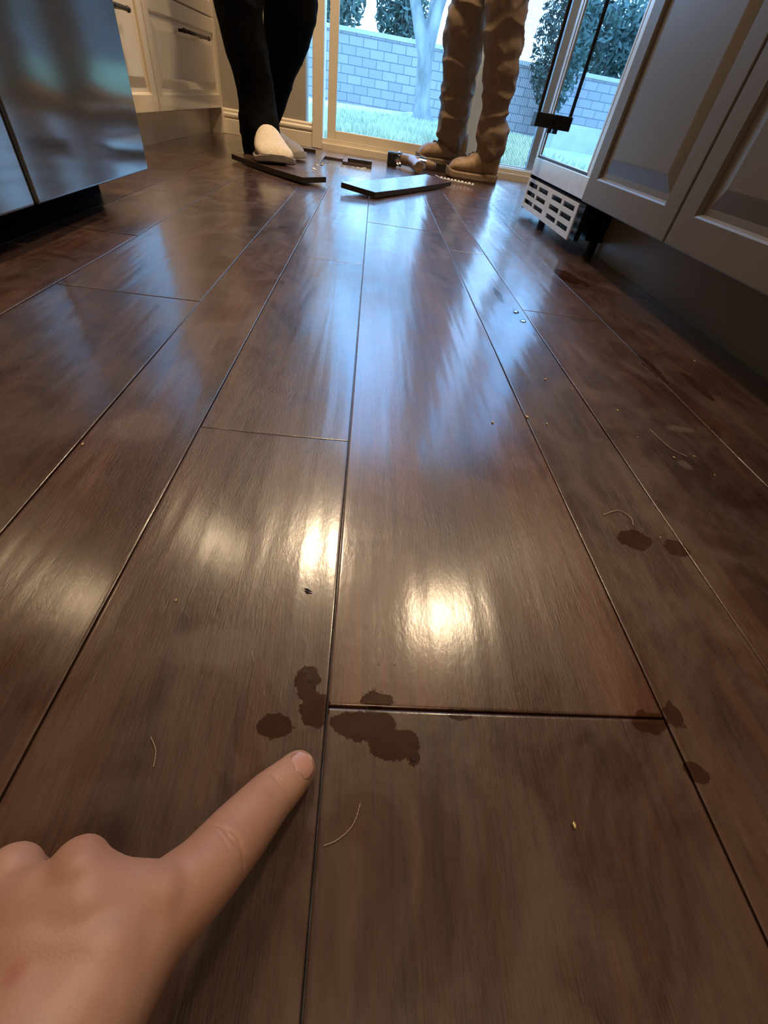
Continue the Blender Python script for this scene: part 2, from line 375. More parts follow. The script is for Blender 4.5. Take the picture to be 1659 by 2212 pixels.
# left cream run
LX = -.765
def left_cab(y0, y1, label, drawers, hand=True):
    e = empty('base_cabinet', (LX-.3, (y0+y1)/2, 0), label, 'cabinet', 'cream base cabinets on the left')
    boxo('carcass', (-1.39, y0, .098), (LX-.0195, y1, .87), cream_cab, e)
    boxo('toe_kick', (LX-.10, y0, 0), (LX-.075, y1, .098), cream_cab, e)
    if drawers:
        for z0, z1 in ((.10, .39), (.394, .66), (.664, .866)):
            d = panel_front('drawer_front', LX, y0+.002, y1-.002, z0, z1, 1, cream_cab, e, .05)
            c = (y0+y1)/2; bar_handle(c-.13, c+.19, LX, z1-.07, bronze, d)
    else:
        panel_front('drawer_front', LX, y0+.002, y1-.002, .664, .866, 1, cream_cab, e, .04)
        d = panel_front('door', LX, y0+.002, y1-.002, .10, .66, 1, cream_cab, e, .05)
        bar_handle(y0+.10, y0+.29, LX, .325, bronze, d)
    return e
left_cab(2.085, 2.94, 'cream drawer cabinet with dark bar handles beside the far wall', True)
left_cab(1.60, 2.083, 'cream base cabinet with a dark handle beside the steel refrigerator', False)
ct = empty('countertop', (-1.08, 2.2, .87), 'stone countertop on the cream cabinets at the left', 'countertop')
bm = bmesh.new(); box(bm, (-1.395,1.30,.872), (LX+.025,2.99,.905), .004); from_bm('slab', bm, counter, ct)
e = empty('base_cabinet', (LX-.3, 1.45, 0), 'cream base cabinet hidden behind the refrigerator door', 'cabinet', 'cream base cabinets on the left')
boxo('carcass', (-1.39, 1.30, .098), (LX-.0195, 1.598, .87), cream_cab, e); boxo('toe_kick', (LX-.10, 1.30, 0), (LX-.075, 1.598, .098), cream_cab, e)
panel_front('door', LX, 1.302, 1.596, .10, .866, 1, cream_cab, e, .05)
bm = bmesh.new(); box(bm, (-1.39,2.942,0), (LX-.02,2.998,.87)); box(bm, (LX-.10,2.942,0), (LX-.01,2.99,.098), .002)
tag(from_bm('trim_3', bm, cream), kind='structure')

# ------------------------------------------------------------------ refrigerator (left)
fe = empty('refrigerator', (-.9, .82, 0), 'stainless steel two-door refrigerator reflecting the legs, at the left', 'refrigerator')
boxo('body', (-1.36,.36,.05), (-.60,1.262,1.76), blackp, fe)
boxo('toe_grille', (-1.3,.37,0), (-.622,1.225,.05), mat('matte_black', (.006,.006,.006), .95, Specular_IOR_Level=.05), fe)
for a, b2 in ((.357,.8045), (.8125,1.256)):
    bm = bmesh.new(); box(bm, (-.592,a,.052), (-.513,b2,1.76), .004, 3); d = from_bm('door', bm, steel, fe)
    yh = .775 if a < .5 else .842
    bm = bmesh.new(); tube(bm, [(-.463,yh,.62),(-.463,yh,1.5)], .011, 12); cyl(bm, (-.513,yh,.68),(-.463,yh,.68), .008); cyl(bm, (-.513,yh,1.44),(-.463,yh,1.44), .008)
    from_bm('handle', bm, steel, d, True)

# ------------------------------------------------------------------ wine cooler (right)
we = empty('wine_cooler', (.85, 1.6, 0), 'black undercounter wine cooler with mirror-like glass door and vented silver grille', 'wine cooler')
wy0, wy1 = 1.342, 1.868
bm = bmesh.new()
box(bm, (.605,wy0,.03), (.625,wy1,.115)); box(bm, (.60,wy0,.115), (1.17,wy0+.02,.868)); box(bm, (.60,wy1-.02,.115), (1.17,wy1,.868)); box(bm, (.60,wy0,.848), (1.17,wy1,.868)); box(bm, (.60,wy0,.03), (1.17,wy1,.125)); box(bm, (1.15,wy0,.03), (1.17,wy1,.868))
box(bm, (.556,wy1-.012,.02), (.61,wy1,.868)); 
for yy in (wy0+.03, wy1-.03):
    for xx in (.64, 1.1): cyl(bm, (xx,yy,0), (xx,yy,.03), .014)
from_bm('body', bm, blackp, we)
for k in range(5):
    bm = bmesh.new(); z = .2+k*.13
    for j in range(12): tube(bm, [(.66+j*.04, wy0+.02, z), (.66+j*.04, wy1-.02, z)], .0025, 6)
    tube(bm, [(.655, wy0+.02, z), (.655, wy1-.02, z)], .006, 6)
    s_ = from_bm('shelf', bm, bright_steel, we)
WX = .552
bm = bmesh.new()
def ringbox(bm, x0, x1, y0, y1, z0, z1, wl, wr, wb, wt):
    box(bm, (x0,y0,z0), (x1,y1,z0+wb), .0015); box(bm, (x0,y0,z1-wt), (x1,y1,z1), .0015); box(bm, (x0,y0,z0+wb), (x1,y0+wr,z1-wt), .0015); box(bm, (x0,y1-wl,z0+wb), (x1,y1,z1-wt), .0015)
ringbox(bm, WX, WX+.04, wy0+.004, wy1-.014, .116, .862, .022, .022, .046, .05)
dr = from_bm('door', bm, bright_steel, we)
bm = bmesh.new(); ringbox(bm, WX+.003, WX+.03, wy0+.026, wy1-.036, .162, .812, .006, .006, .006, .006); from_bm('gasket', bm, blackp, dr)
bm = bmesh.new(); ringbox(bm, WX+.001, WX+.03, wy0+.031, wy1-.0415, .1675, .807, .014, .010, .003, .012); from_bm('inner_trim', bm, bright_steel, dr)
cg = bpy.data.materials.new('coated_glass'); cg.use_nodes = True; nt = cg.node_tree; nt.nodes.remove(nt.nodes['Principled BSDF'])
tr = nt.nodes.new('ShaderNodeBsdfTransparent'); tr.inputs[0].default_value = (.22,.22,.24,1); gs = nt.nodes.new('ShaderNodeBsdfGlossy'); gs.inputs['Roughness'].default_value = .012; gs.inputs[0].default_value = (.92,.95,1,1)
mx = nt.nodes.new('ShaderNodeMixShader'); mx.inputs[0].default_value = .72
nt.links.new(tr.outputs[0], mx.inputs[1]); nt.links.new(gs.outputs[0], mx.inputs[2]); nt.links.new(mx.outputs[0], nt.nodes['Material Output'].inputs[0])
boxo('glass', (WX+.004, wy0+.034, .169), (WX+.010, wy1-.05, .80), cg, dr)
bm = bmesh.new(); tube(bm, [(.505,1.80,.235),(.505,1.80,.79)], .0055, 12)
for z in (.252, .77): box(bm, (.498,1.789,z-.017), (WX+.001,1.835,z+.017), .002)
box(bm, (.54,1.775,.225),(.553,1.79,.245))
from_bm('handle', bm, blackp, dr, False)
# grille with real slots
gy0, gy1, gz0, gz1 = wy0-.002, wy1-.022, .026, .107
bm = bmesh.new(); slots = []
for gi, (ga, gb) in enumerate(((gy0+.022, gy0+.222), (gy0+.268, gy1-.018))):
    cw = (gb-ga-.018)/2
    for c in range(2):
        for r in range(3):
            a = ga + c*(cw+.018); z = gz0+.013 + r*.0235
            slots.append((a, a+cw, z, z+.0125))
ysn = sorted({gy0, gy1} | {s[0] for s in slots} | {s[1] for s in slots}); zsn = sorted({gz0, gz1} | {s[2] for s in slots} | {s[3] for s in slots})
for ya, yb in zip(ysn[:-1], ysn[1:]):
    for za, zb in zip(zsn[:-1], zsn[1:]):
        yc, zc = (ya+yb)/2, (za+zb)/2
        if any(s[0] < yc < s[1] and s[2] < zc < s[3] for s in slots): continue
        bm.faces.new([bm.verts.new(q) for q in ((WX,ya,za),(WX,yb,za),(WX,yb,zb),(WX,ya,zb))])
bmesh.ops.remove_doubles(bm, verts=bm.verts, dist=1e-5)
r = bmesh.ops.solidify(bm, geom=bm.faces[:], thickness=.004)
for s in slots: box(bm, (WX+.003, s[0]-.001, s[3]-.001), (WX+.014, s[1]+.001, s[3]+.001))
gr = from_bm('grille', bm, noisy(mat('silver_paint', (.70,.72,.75), .4, .2), 40, .04), we)
boxo('grille_backing', (WX+.016, gy0, gz0), (WX+.03, gy1, gz1), blackp, gr)
bm = bmesh.new(); cyl(bm, (WX-.003, gy0+.245, .062), (WX+.004, gy0+.245, .062), .006); box(bm, (WX-.004, gy0+.243, .050), (WX, gy0+.247, .074)); from_bm('latch', bm, blackp, gr)

# ------------------------------------------------------------------ loose boards
plank_top = floor_m
edge_m = noisy(mat('raw_board_edge', (.028,.018,.012), .7), 80, .4)
def loose_board(name, p0, d, wdir, ln, wd, th, label, grp, jag=.0, bend=0.0):
    d = Vector(d).normalized(); wv = Vector(wdir).normalized(); up = d.cross(wv).normalized()
    if up.z < 0: up = -up
    e = empty(name, p0, label, 'floor board', grp)
    P0 = Vector(p0); bm = bmesh.new(); lay = bm.loops.layers.color.new('plank'); n = 16; rng = random.Random(int(abs(p0[0])*1000))
    T = []; B = []
    for i in range(n+1):
        rowT = []; rowB = []
        for j in range(7):
            u = i/n; v = j/6
            q = P0 + d*(ln*u) + wv*(wd*v) + up*(bend*4*(u-.5)**2)
            if i in (0, n) and jag: q += d*(rng.uniform(-jag, jag))
            rowT.append(bm.verts.new(q + up*th)); rowB.append(bm.verts.new(q))
        T.append(rowT); B.append(rowB)
    for i in range(n):
        for j in range(6): bm.faces.new((T[i][j], T[i+1][j], T[i+1][j+1], T[i][j+1]))
    c = rng.random()
    for f_ in bm.faces:
        for l in f_.loops: l[lay] = (c, c, 1-c, 1)
    me_top = bm
    bmesh.ops.delete(bm, geom=[v for r_ in B for v in r_], context='VERTS')
    from_bm('wear_layer', bm, plank_top, e)
    bm = bmesh.new(); T = [[bm.verts.new(P0 + d*(ln*i/n) + wv*(wd*j/6) + up*(bend*4*(i/n-.5)**2 + th*.97)) for j in range(7)] for i in range(n+1)]
    B = [[bm.verts.new(v.co - up*th*.97 + (Vector((0,0,0)))) for v in r_] for r_ in T]
    for i in range(n):
        for j in range(6): bm.faces.new((T[i][j], T[i+1][j], T[i+1][j+1], T[i][j+1])); bm.faces.new((B[i][j], B[i][j+1], B[i+1][j+1], B[i+1][j]))
        bm.faces.new((T[i][0], B[i][0], B[i+1][0], T[i+1][0])); bm.faces.new((T[i][6], T[i+1][6], B[i+1][6], B[i][6]))
    for j in range(6): bm.faces.new((T[0][j], T[0][j+1], B[0][j+1], B[0][j])); bm.faces.new((T[n][j], B[n][j], B[n][j+1], T[n][j+1]))
    # tongue along one edge
    q0 = P0 + up*th*.35 - wv*.004; 
    from_bm('core', bm, edge_m, e)
    return e
G = 'pulled-up floor boards'
loose_board('floor_board', (.018,1.690,.002), (.327,.585,.0), (-.112,.035,.008), .675, .118, .015, 'dark pulled-up floor board lying askew across the middle of the floor', G, .002, .002)
loose_board('floor_board', (-.520,2.045,.002), (.70,-.714,.004), (.60,.62,.02), .43, .10, .015, 'dark pulled-up floor board under the front white shoe', G, .002, .003)
loose_board('floor_board', (.24,2.80,.001), (.30,.02,0), (-.02,.1,0), .30, .12, .024, 'short thick scrap of floor board under the far tan boot', G)
loose_board('floor_board', (-.37,2.72,.001), (.08,.01,0), (-.01,.08,0), .09, .04, .012, 'small dark board offcut behind the rear white shoe', G)
loose_board('floor_board', (-.115,2.60,.0), (.12,.004,0), (0,.05,0), .115, .025, .014, 'narrow added strip standing in for the dark cut edge past the torn-out gap', G)  # added strip in place of the dark cut face of the remaining boards

# ------------------------------------------------------------------ water, crumbs, hairs
watm = bpy.data.materials.new('water'); watm.use_nodes = True; nt = watm.node_tree; nt.nodes.remove(nt.nodes['Principled BSDF'])
tr = nt.nodes.new('ShaderNodeBsdfTransparent'); gs = nt.nodes.new('ShaderNodeBsdfGlossy'); gs.inputs['Roughness'].default_value = .02; fr = nt.nodes.new('ShaderNodeFresnel'); fr.inputs[0].default_value = 1.4; mx = nt.nodes.new('ShaderNodeMixShader')
nt.links.new(fr.outputs[0], mx.inputs[0]); nt.links.new(tr.outputs[0], mx.inputs[1]); nt.links.new(gs.outputs[0], mx.inputs[2]); nt.links.new(mx.outputs[0], nt.nodes['Material Output'].inputs[0])
def droplet(x, y, r, label, h=.35):
    bm = bmesh.new(); sph(bm, (0,0,0), 1, 10)
    for v in list(bm.verts):
        if v.co.z < -.05: v.co.z = -.05
    for v in bm.verts:
        a = noise.noise((v.co.x*1.3+x*90, v.co.y*1.3+y*70, 0)); v.co.x *= r*(1+.5*a); v.co.y *= r*(1+.5*a); v.co.z *= r*h
        v.co += Vector((x, y, .0004))
    return tag(from_bm('water_drop', bm, watm, None, True), label, 'water drop', 'water drops on the floor boards')
for x, y, r, lb in [(-.0148,.1065,.0011,'tiny water drop, uppermost of three at the wet mark left of the seam'), (-.0112,.1025,.0010,'tiny water drop, middle of three at the wet mark left of the seam'), (-.0078,.0995,.0010,'tiny water drop, nearest the seam of three at the left wet mark'),
                    (.0235,.0972,.0010,'tiny water drop at the left end of the wet notch above the crosswise joint'), (.0262,.0985,.0010,'tiny water drop in the middle of the wet notch above the joint'), (.0300,.0965,.0010,'tiny water drop at the right end of the wet notch above the joint'),
                    (.0465,.0640,.0014,'water drop at the lower right tip of the wet stain'), (.0705,.0862,.0010,'lone small water drop just below the crosswise joint'), (.0220,.0870,.0009,'tiny water drop on the stain just under the crosswise joint'),
                    (.276,.775,.0048,'water drop by the long seam in the blue reflection, farther of two'), (.279,.735,.0050,'water drop by the long seam in the blue reflection, nearer of two'),
                    (.0285,.1135,.0008,'tiny water drop on the dry board above the wet notch, left of a pair'), (.0385,.1140,.0008,'tiny water drop on the dry board above the wet notch, right of a pair')]:
    droplet(x, y, r, lb, .45)
crm = noisy(mat('yellow_crumb', (.62,.45,.22), .6), 200, .2)
crumbs = [(.255,.521,.0022,'pale crumb near the blue reflection on the right'), (.157,.399,.0021,'pale crumb left of the seam, beside another on the seam'), (.202,.418,.0026,'pale crumb lying right on the long seam'), (.331,.458,.0018,'pale crumb alone on the middle right board'), (.223,.408,.0016,'tiny crumb just right of the seam crumb'),
          (.276,.240,.0009,'tiny pale crumb by the loop of hair'), (.549,.652,.0022,'pale crumb on the board beside the right toe kick'), (.357,.366,.0018,'pale crumb below the right seam splinters'), (.385,.372,.0014,'tiny crumb close to the right seam splinters'), (.125,.036,.0013,'yellow crumb on the near right board, level with the hand'),
          (-.224,.295,.0016,'pale crumb on the left boards'), (-.100,.149,.0010,'tiny white crumb on the board left of the finger'), (.030,.221,.0008,'tiny crumb on the middle board in the lamp glow'), (.39,.34,.0013,'tiny crumb at the far right of the floor'), (.33,.40,.0010,'tiny crumb between the two right seams')]
for x, y, r, lb in crumbs:
    bm = bmesh.new(); bmesh.ops.create_icosphere(bm, subdivisions=2, radius=1)
    for v in bm.verts:
        k = 1+.5*noise.noise(v.co*1.7+Vector((x*50, y*50, 0))); v.co = Vector((v.co.x*r*.55*k, v.co.y*r*1.1*k, max(-.3, v.co.z)*r*.4*k))+Vector((x, y, r*.1+.0002))
    tag(from_bm('crumb', bm, crm, None, True), lb, 'crumb', 'pale crumbs on the floor')
bm = bmesh.new(); tube(bm, [(-.0215,.1632,.0008),(-.0195,.1622,.0014),(-.0160,.1608,.0006)], [.0003,.0009,.0002], 6); tag(from_bm('splinter', bm, blackp), 'tiny black splinter on the glowing board left of the seam', 'splinter')
hairm = mat('pale_hair', (.55,.42,.33), .4)
def hair(pts, lb, r=.00012):
    P = [Vector((x, y, .0006)) for x, y in pts]; Q = []
    for i in range(len(P)-1):
        p0 = P[max(i-1, 0)]; p1 = P[i]; p2 = P[i+1]; p3 = P[min(i+2, len(P)-1)]
        for k in range(6):
            t = k/6; Q.append(.5*((2*p1)+(p2-p0)*t+(2*p0-5*p1+4*p2-p3)*t*t+(3*p1-p0-3*p2+p3)*t**3))
    Q.append(P[-1]); bm = bmesh.new(); tube(bm, Q, r, 6); tag(from_bm('hair', bm, hairm, None, True), lb, 'hair strand', 'loose hairs on the floor')
HAIRS = [([(.0035,.0276),(.0100,.0300),(.0165,.0355),(.0195,.0435)], 'curved pale hair right of the seam beside the pointing finger', .00016), ([(-.0860,.0700),(-.0815,.0640),(-.0800,.0570)], 'short pale hair on the board above the knuckles', .00016), ([(-.047,.118),(-.044,.111)], 'short pale hair above the round wet mark', .0001), ([(.232,.262),(.250,.270),(.258,.262),(.256,.252)], 'looped hair on the right board', .0003), ([(.355,.42),(.362,.385),(.375,.37)], 'fine hair caught at the right seam', .0003)]
for a, b2, c2 in HAIRS: hair(a, b2, c2)
bdm = mat('white_bead', (.75,.75,.75), .3)
bm = bmesh.new(); pts = [(.30,2.50,.012)] + [(.325+.0155*k, 2.455-.006*k, .0085) for k in range(10)]
for i, q in enumerate(pts[1:]): sph(bm, q, .0058 if i % 2 else .0068, 6)
tube(bm, pts, .0013, 6); tag(from_bm('bead_chain', bm, bdm, None, True), 'short white beaded chain on the floor in front of the near tan boot', 'chain')
# plaster debris at the gap
deb = noisy(mat('pale_mortar', (.55,.55,.52), .7), 200, .3)
for i in range(16):
    x = random.choice([random.uniform(-.235,-.205), random.uniform(-.17,-.0)]); y = random.uniform(2.12, 2.6) if x < -.2 else random.uniform(2.5,2.58)
    r = random.uniform(.004,.012); bm = bmesh.new(); bmesh.ops.create_icosphere(bm, subdivisions=2, radius=r)
    z0 = 0.0 if x < -.2 and y < 2.66 and x < -.228 else (-.0125 if (x > -.14 and y > 2.12) or (x <= -.14 and y > 2.35) else 0)
    for v in bm.verts: v.co *= 1+.5*noise.noise(v.co*120+Vector((i,0,0))); v.co.z = max(v.co.z*.4, -.001); v.co += Vector((x, y, z0+.001))
    tag(from_bm('mortar_crumb', bm, deb), 'pale mortar crumb at the edge of the torn-out floor gap', 'debris', 'mortar crumbs round the floor gap')

# ------------------------------------------------------------------ hand tool by the boot
te = empty('power_tool', (.17, 2.72, 0), 'tan and black hand tool lying by the far boot', 'tool')
bm = bmesh.new(); box(bm, (.075,2.69,.0), (.125,2.745,.055), .006); from_bm('black_head', bm, blackp, te)
bm = bmesh.new(); cyl(bm, (.122,2.715,.03), (.150,2.705,.034), .027, .024, 24); cyl(bm, (.134,2.712,.031), (.139,2.71,.032), .030, .030, 24); from_bm('collar', bm, chrome, te, False)
blob('housing', [[(.155,2.70,.034,.024),(.19,2.65,.036,.024),(.215,2.56,.030,.021)], [(.19,2.66,.036,.024),(.24,2.655,.036,.020),(.30,2.66,.032,.016)]], .004, 4, tanpaint, te)
bm = bmesh.new(); cyl(bm, (.213,2.565,.030), (.221,2.525,.028), .024, .022, 24); from_bm('knob', bm, tanpaint, te)
bm = bmesh.new(); cyl(bm, (.225,2.655,.0365), (.262,2.656,.035), .0225, .021, 24); from_bm('shiny_band', bm, chrome, te)

# ------------------------------------------------------------------ hand
def skin_mat():
    m = mat('skin', (.50,.27,.18), .5, Subsurface_Weight=.12, Subsurface_Scale=.006); b = bsdf(m)
    b.inputs['Subsurface Radius'].default_value = (1,.35,.2)
    tc = N(m, 'ShaderNodeTexCoord'); n1 = N(m, 'ShaderNodeTexNoise'); n1.inputs['Scale'].default_value = 38; n1.inputs['Detail'].default_value = 4; L(m, tc.outputs['Object'], n1.inputs[0])
    r = N(m, 'ShaderNodeValToRGB'); L(m, n1.outputs[0], r.inputs[0]); r.color_ramp.elements[0].position = .3; r.color_ramp.elements[1].position = .72
    r.color_ramp.elements[0].color = (.42,.205,.145,1); r.color_ramp.elements[1].color = (.50,.28,.20,1)
    # a small red blemish on the back of the hand
    s = N(m, 'ShaderNodeVectorMath', operation='DISTANCE'); L(m, tc.outputs['Object'], s.inputs[0]); s.inputs[1].default_value = SPOT
    mr = N(m, 'ShaderNodeMapRange'); mr.inputs[1].default_value = .0034; mr.inputs[2].default_value = .0004; L(m, s.outputs['Value'], mr.inputs[0])
    mm = N(m, 'ShaderNodeMath', operation='MULTIPLY'); mm.inputs[1].default_value = .5; L(m, mr.outputs[0], mm.inputs[0])
    x = N(m, 'ShaderNodeMix', data_type='RGBA'); L(m, mm.outputs[0], x.inputs[0]); L(m, r.outputs[0], x.inputs[6]); x.inputs[7].default_value = (.33,.07,.05,1); L(m, x.outputs[2], b.inputs['Base Color'])
    v = N(m, 'ShaderNodeTexVoronoi'); v.inputs['Scale'].default_value = 1500; L(m, tc.outputs['Object'], v.inputs[0])
    bp = N(m, 'ShaderNodeBump'); bp.inputs['Strength'].default_value = .25; bp.inputs['Distance'].default_value = .00015; L(m, v.outputs[0], bp.inputs['Height']); L(m, bp.outputs[0], b.inputs['Normal'])
    return m
HA = dict(
 idx=[(-0.0115,0.0550,0.0084,0.0088),(-0.0163,0.0484,0.0140,0.0098),(-0.0219,0.0414,0.0200,0.0108),(-0.0303,0.0263,0.0352,0.0121),(-0.0372,0.0141,0.0475,0.0122),(-0.0477,0.0030,0.0546,0.0138)],
 dors=[(-0.0479,0.0031,0.0548,0.0134),(-0.0573,-0.0132,0.0642,0.0179),(-0.0650,-0.030,0.0720,0.0195),(-.070,-.060,.082,.023),(-.078,-.085,.090,.0235),(-.14,-.20,.12,.031),(-.22,-.33,.15,.040)],
 mid=[(-0.0692,0.0147,0.0679,0.0082),(-0.0686,-0.0023,0.0636,0.014),(-0.064,-0.026,0.070,0.0200)],
 ring=[(-0.0908,0.0129,0.0602,0.0090),(-0.0844,-0.003,0.0592,0.0141),(-0.074,-0.030,0.066,0.0200)],
 pink=[(-0.110,0.0081,0.0459,0.0086),(-0.0986,-0.0067,0.049,0.0132),(-0.084,-0.035,0.062,0.0190)],
 web=[(-0.0470,0.0070,0.0590,0.0105),(-0.0585,0.0085,0.0655,0.0090),(-0.0680,0.0125,0.0690,0.0085)],
 back=[(-0.0530,0.0020,0.0610,0.0125),(-0.0640,0.0045,0.0660,0.0125),(-0.0760,0.0050,0.0650,0.0120),(-0.0900,0.0040,0.0590,0.0115)],
 back2=[(-0.0560,-0.0060,0.0640,0.0155),(-0.0700,-0.0050,0.0650,0.0155),(-0.0880,-0.0060,0.0590,0.0140)],
 midf=[(-0.0692,0.0147,0.0679,0.0077),(-0.0702,0.009,0.0276,0.0082),(-0.0818,0.0016,0.0157,0.0076),(-0.0859,0.0038,0.0316,0.0065)],
 ringf=[(-0.0908,0.0129,0.0602,0.0084),(-0.0912,0.0075,0.0232,0.0082),(-0.0996,-0.0017,0.0099,0.0075),(-0.1009,0.0007,0.0264,0.0062)],
 pinkf=[(-0.110,0.0081,0.0459,0.0078),(-0.1119,0.0031,0.0187,0.0071),(-0.1173,-0.0049,0.0087,0.0066),(-0.1175,-0.0013,0.0221,0.0059)],
 thumb=[(-0.0598,-0.0268,0.0644,0.0150),(-0.061,-0.0109,0.0345,0.0095),(-0.069,-0.002,0.0167,0.0085),(-0.0779,0.0046,0.0149,0.0075)])
SPOT = (-.0690,-.0062,.0800)
skin = skin_mat()
ix = [Vector(q[:3]) for q in HA['idx']]
camdir = Vector((0,0,.24))
def crease_disp(v, n):
    c = v.co
    def groove(p, ax, offs, dep, wid, lim):
        t = (c-p).dot(ax); rad = ((c-p)-ax*t).length
        if rad > lim: return 0
        facing = n.dot((camdir-p).normalized())
        if facing < .15: return 0
        side = (c-p).dot(ax.cross((camdir-p).normalized()).normalized())
        s = 0
        for k, (o_, a_, cv) in enumerate(offs):
            tt = t - o_ - cv*side*side*60 - .0002*math.sin(side*600+k*2)
            s += a_*math.exp(-(tt/wid)**2)
        return s*dep*min(1, facing*1.6)*max(0, 1-(abs(side)/lim)**3)
    a1 = (ix[3]-ix[4]).normalized(); a2 = (ix[0]-ix[2]).normalized(); a1b = (ix[2]-ix[5]).normalized()
    d = groove(ix[3]*.35+ix[4]*.65, a1b, [(.0004,1,.45),(.0023,.85,-.35),(-.0022,.5,.5)], .0006, .00055, .014)
    d += groove(ix[2], a2, [(-.0004,1,.4),(.0011,.5,.4)], .0007, .0005, .013)
    # nail bed recess
    v.co = c - n*d
hand = empty('person', (-.078,-.085,.0), 'crouching person whose bare left hand points an index finger at the wet seam', 'person')
hb = blob('hand', list(HA.values()), .00075, 40, skin, hand, crease_disp)
# fingernail
nailm = mat('fingernail', (.60,.33,.26), .28, Coat_Weight=.4, Coat_Roughness=.12)
m = nailm; tc = N(m, 'ShaderNodeTexCoord'); sp = N(m, 'ShaderNodeSeparateXYZ'); L(m, tc.outputs['UV'], sp.inputs[0])
r = N(m, 'ShaderNodeValToRGB'); L(m, sp.outputs['X'], r.inputs[0]); e = r.color_ramp.elements
e[0].position = 0; e[0].color = (.60,.38,.31,1); e[1].position = .86; e[1].color = (.60,.31,.25,1); q = e.new(.16); q.color = (.58,.30,.24,1); q = e.new(.93); q.color = (.72,.60,.42,1)
L(m, r.outputs[0], bsdf(m).inputs['Base Color'])
def make_nail():
    ax = (ix[0]-ix[1]).normalized(); up = (camdir-ix[0]); up = (up-ax*up.dot(ax)).normalized()
    side = ax.cross(up).normalized()
    bm = bmesh.new(); uv = bm.loops.layers.uv.new('UV'); nu, nv = 14, 12; g = []
    Lh, Wh = .0135, .0066; 
    from mathutils.bvhtree import BVHTree
    me = hb.data; bv = BVHTree.FromPolygons([v_.co for v_ in me.vertices], [tuple(p_.vertices) for p_ in me.polygons])
    c0 = ix[0] - ax*.0030
    for i in range(nu+1):
        row = []; u = i/nu
        for j in range(nv+1):
            s = -1+2*j/nv
            # rounded root and tip
            wl = math.sqrt(max(0, 1-(abs(u-.5)*2)**4))*.85+.15*(1-abs(u-.5)*2)
            tpos = (u-.5)*Lh*(1-.18*s*s)
            o_ = c0 + ax*tpos + side*(s*Wh*wl) + up*.03
            hit = bv.ray_cast(o_, -up)
            pnt = hit[0] if hit[0] is not None else c0+ax*tpos+side*(s*Wh*wl)
            row.append((pnt, u, (s+1)/2, hit[1] if hit[0] is not None else up))
        g.append(row)
    V = [[bm.verts.new(q[0]+q[3]*(.00004+.00022*min(1, 2*q[1])*(1-abs(q[2]*2-1)**4))) for q in row] for row in g]
    W = [[bm.verts.new(q[0]-q[3]*.0004) for q in row] for row in g]
    def face(vs, uvs):
        f_ = bm.faces.new(vs); f_.smooth = True
        for l, t in zip(f_.loops, uvs): l[uv].uv = t
    for i in range(nu):
        for j in range(nv):
            face((V[i][j], V[i+1][j], V[i+1][j+1], V[i][j+1]), [(g[a][b_][1], g[a][b_][2]) for a, b_ in ((i,j),(i+1,j),(i+1,j+1),(i,j+1))])
    ringi = [(i,0) for i in range(nu+1)]+[(nu,j) for j in range(1,nv+1)]+[(i,nv) for i in range(nu-1,-1,-1)]+[(0,j) for j in range(nv-1,0,-1)]
    for k in range(len(ringi)):
        a = ringi[k]; b_ = ringi[(k+1) % len(ringi)]
        face((V[a[0]][a[1]], V[b_[0]][b_[1]], W[b_[0]][b_[1]], W[a[0]][a[1]]), [(g[a[0]][a[1]][1],0), (g[b_[0]][b_[1]][1],0), (g[b_[0]][b_[1]][1],0), (g[a[0]][a[1]][1],0)])
    from_bm('fingernail', bm, nailm, hand, True)
make_nail()

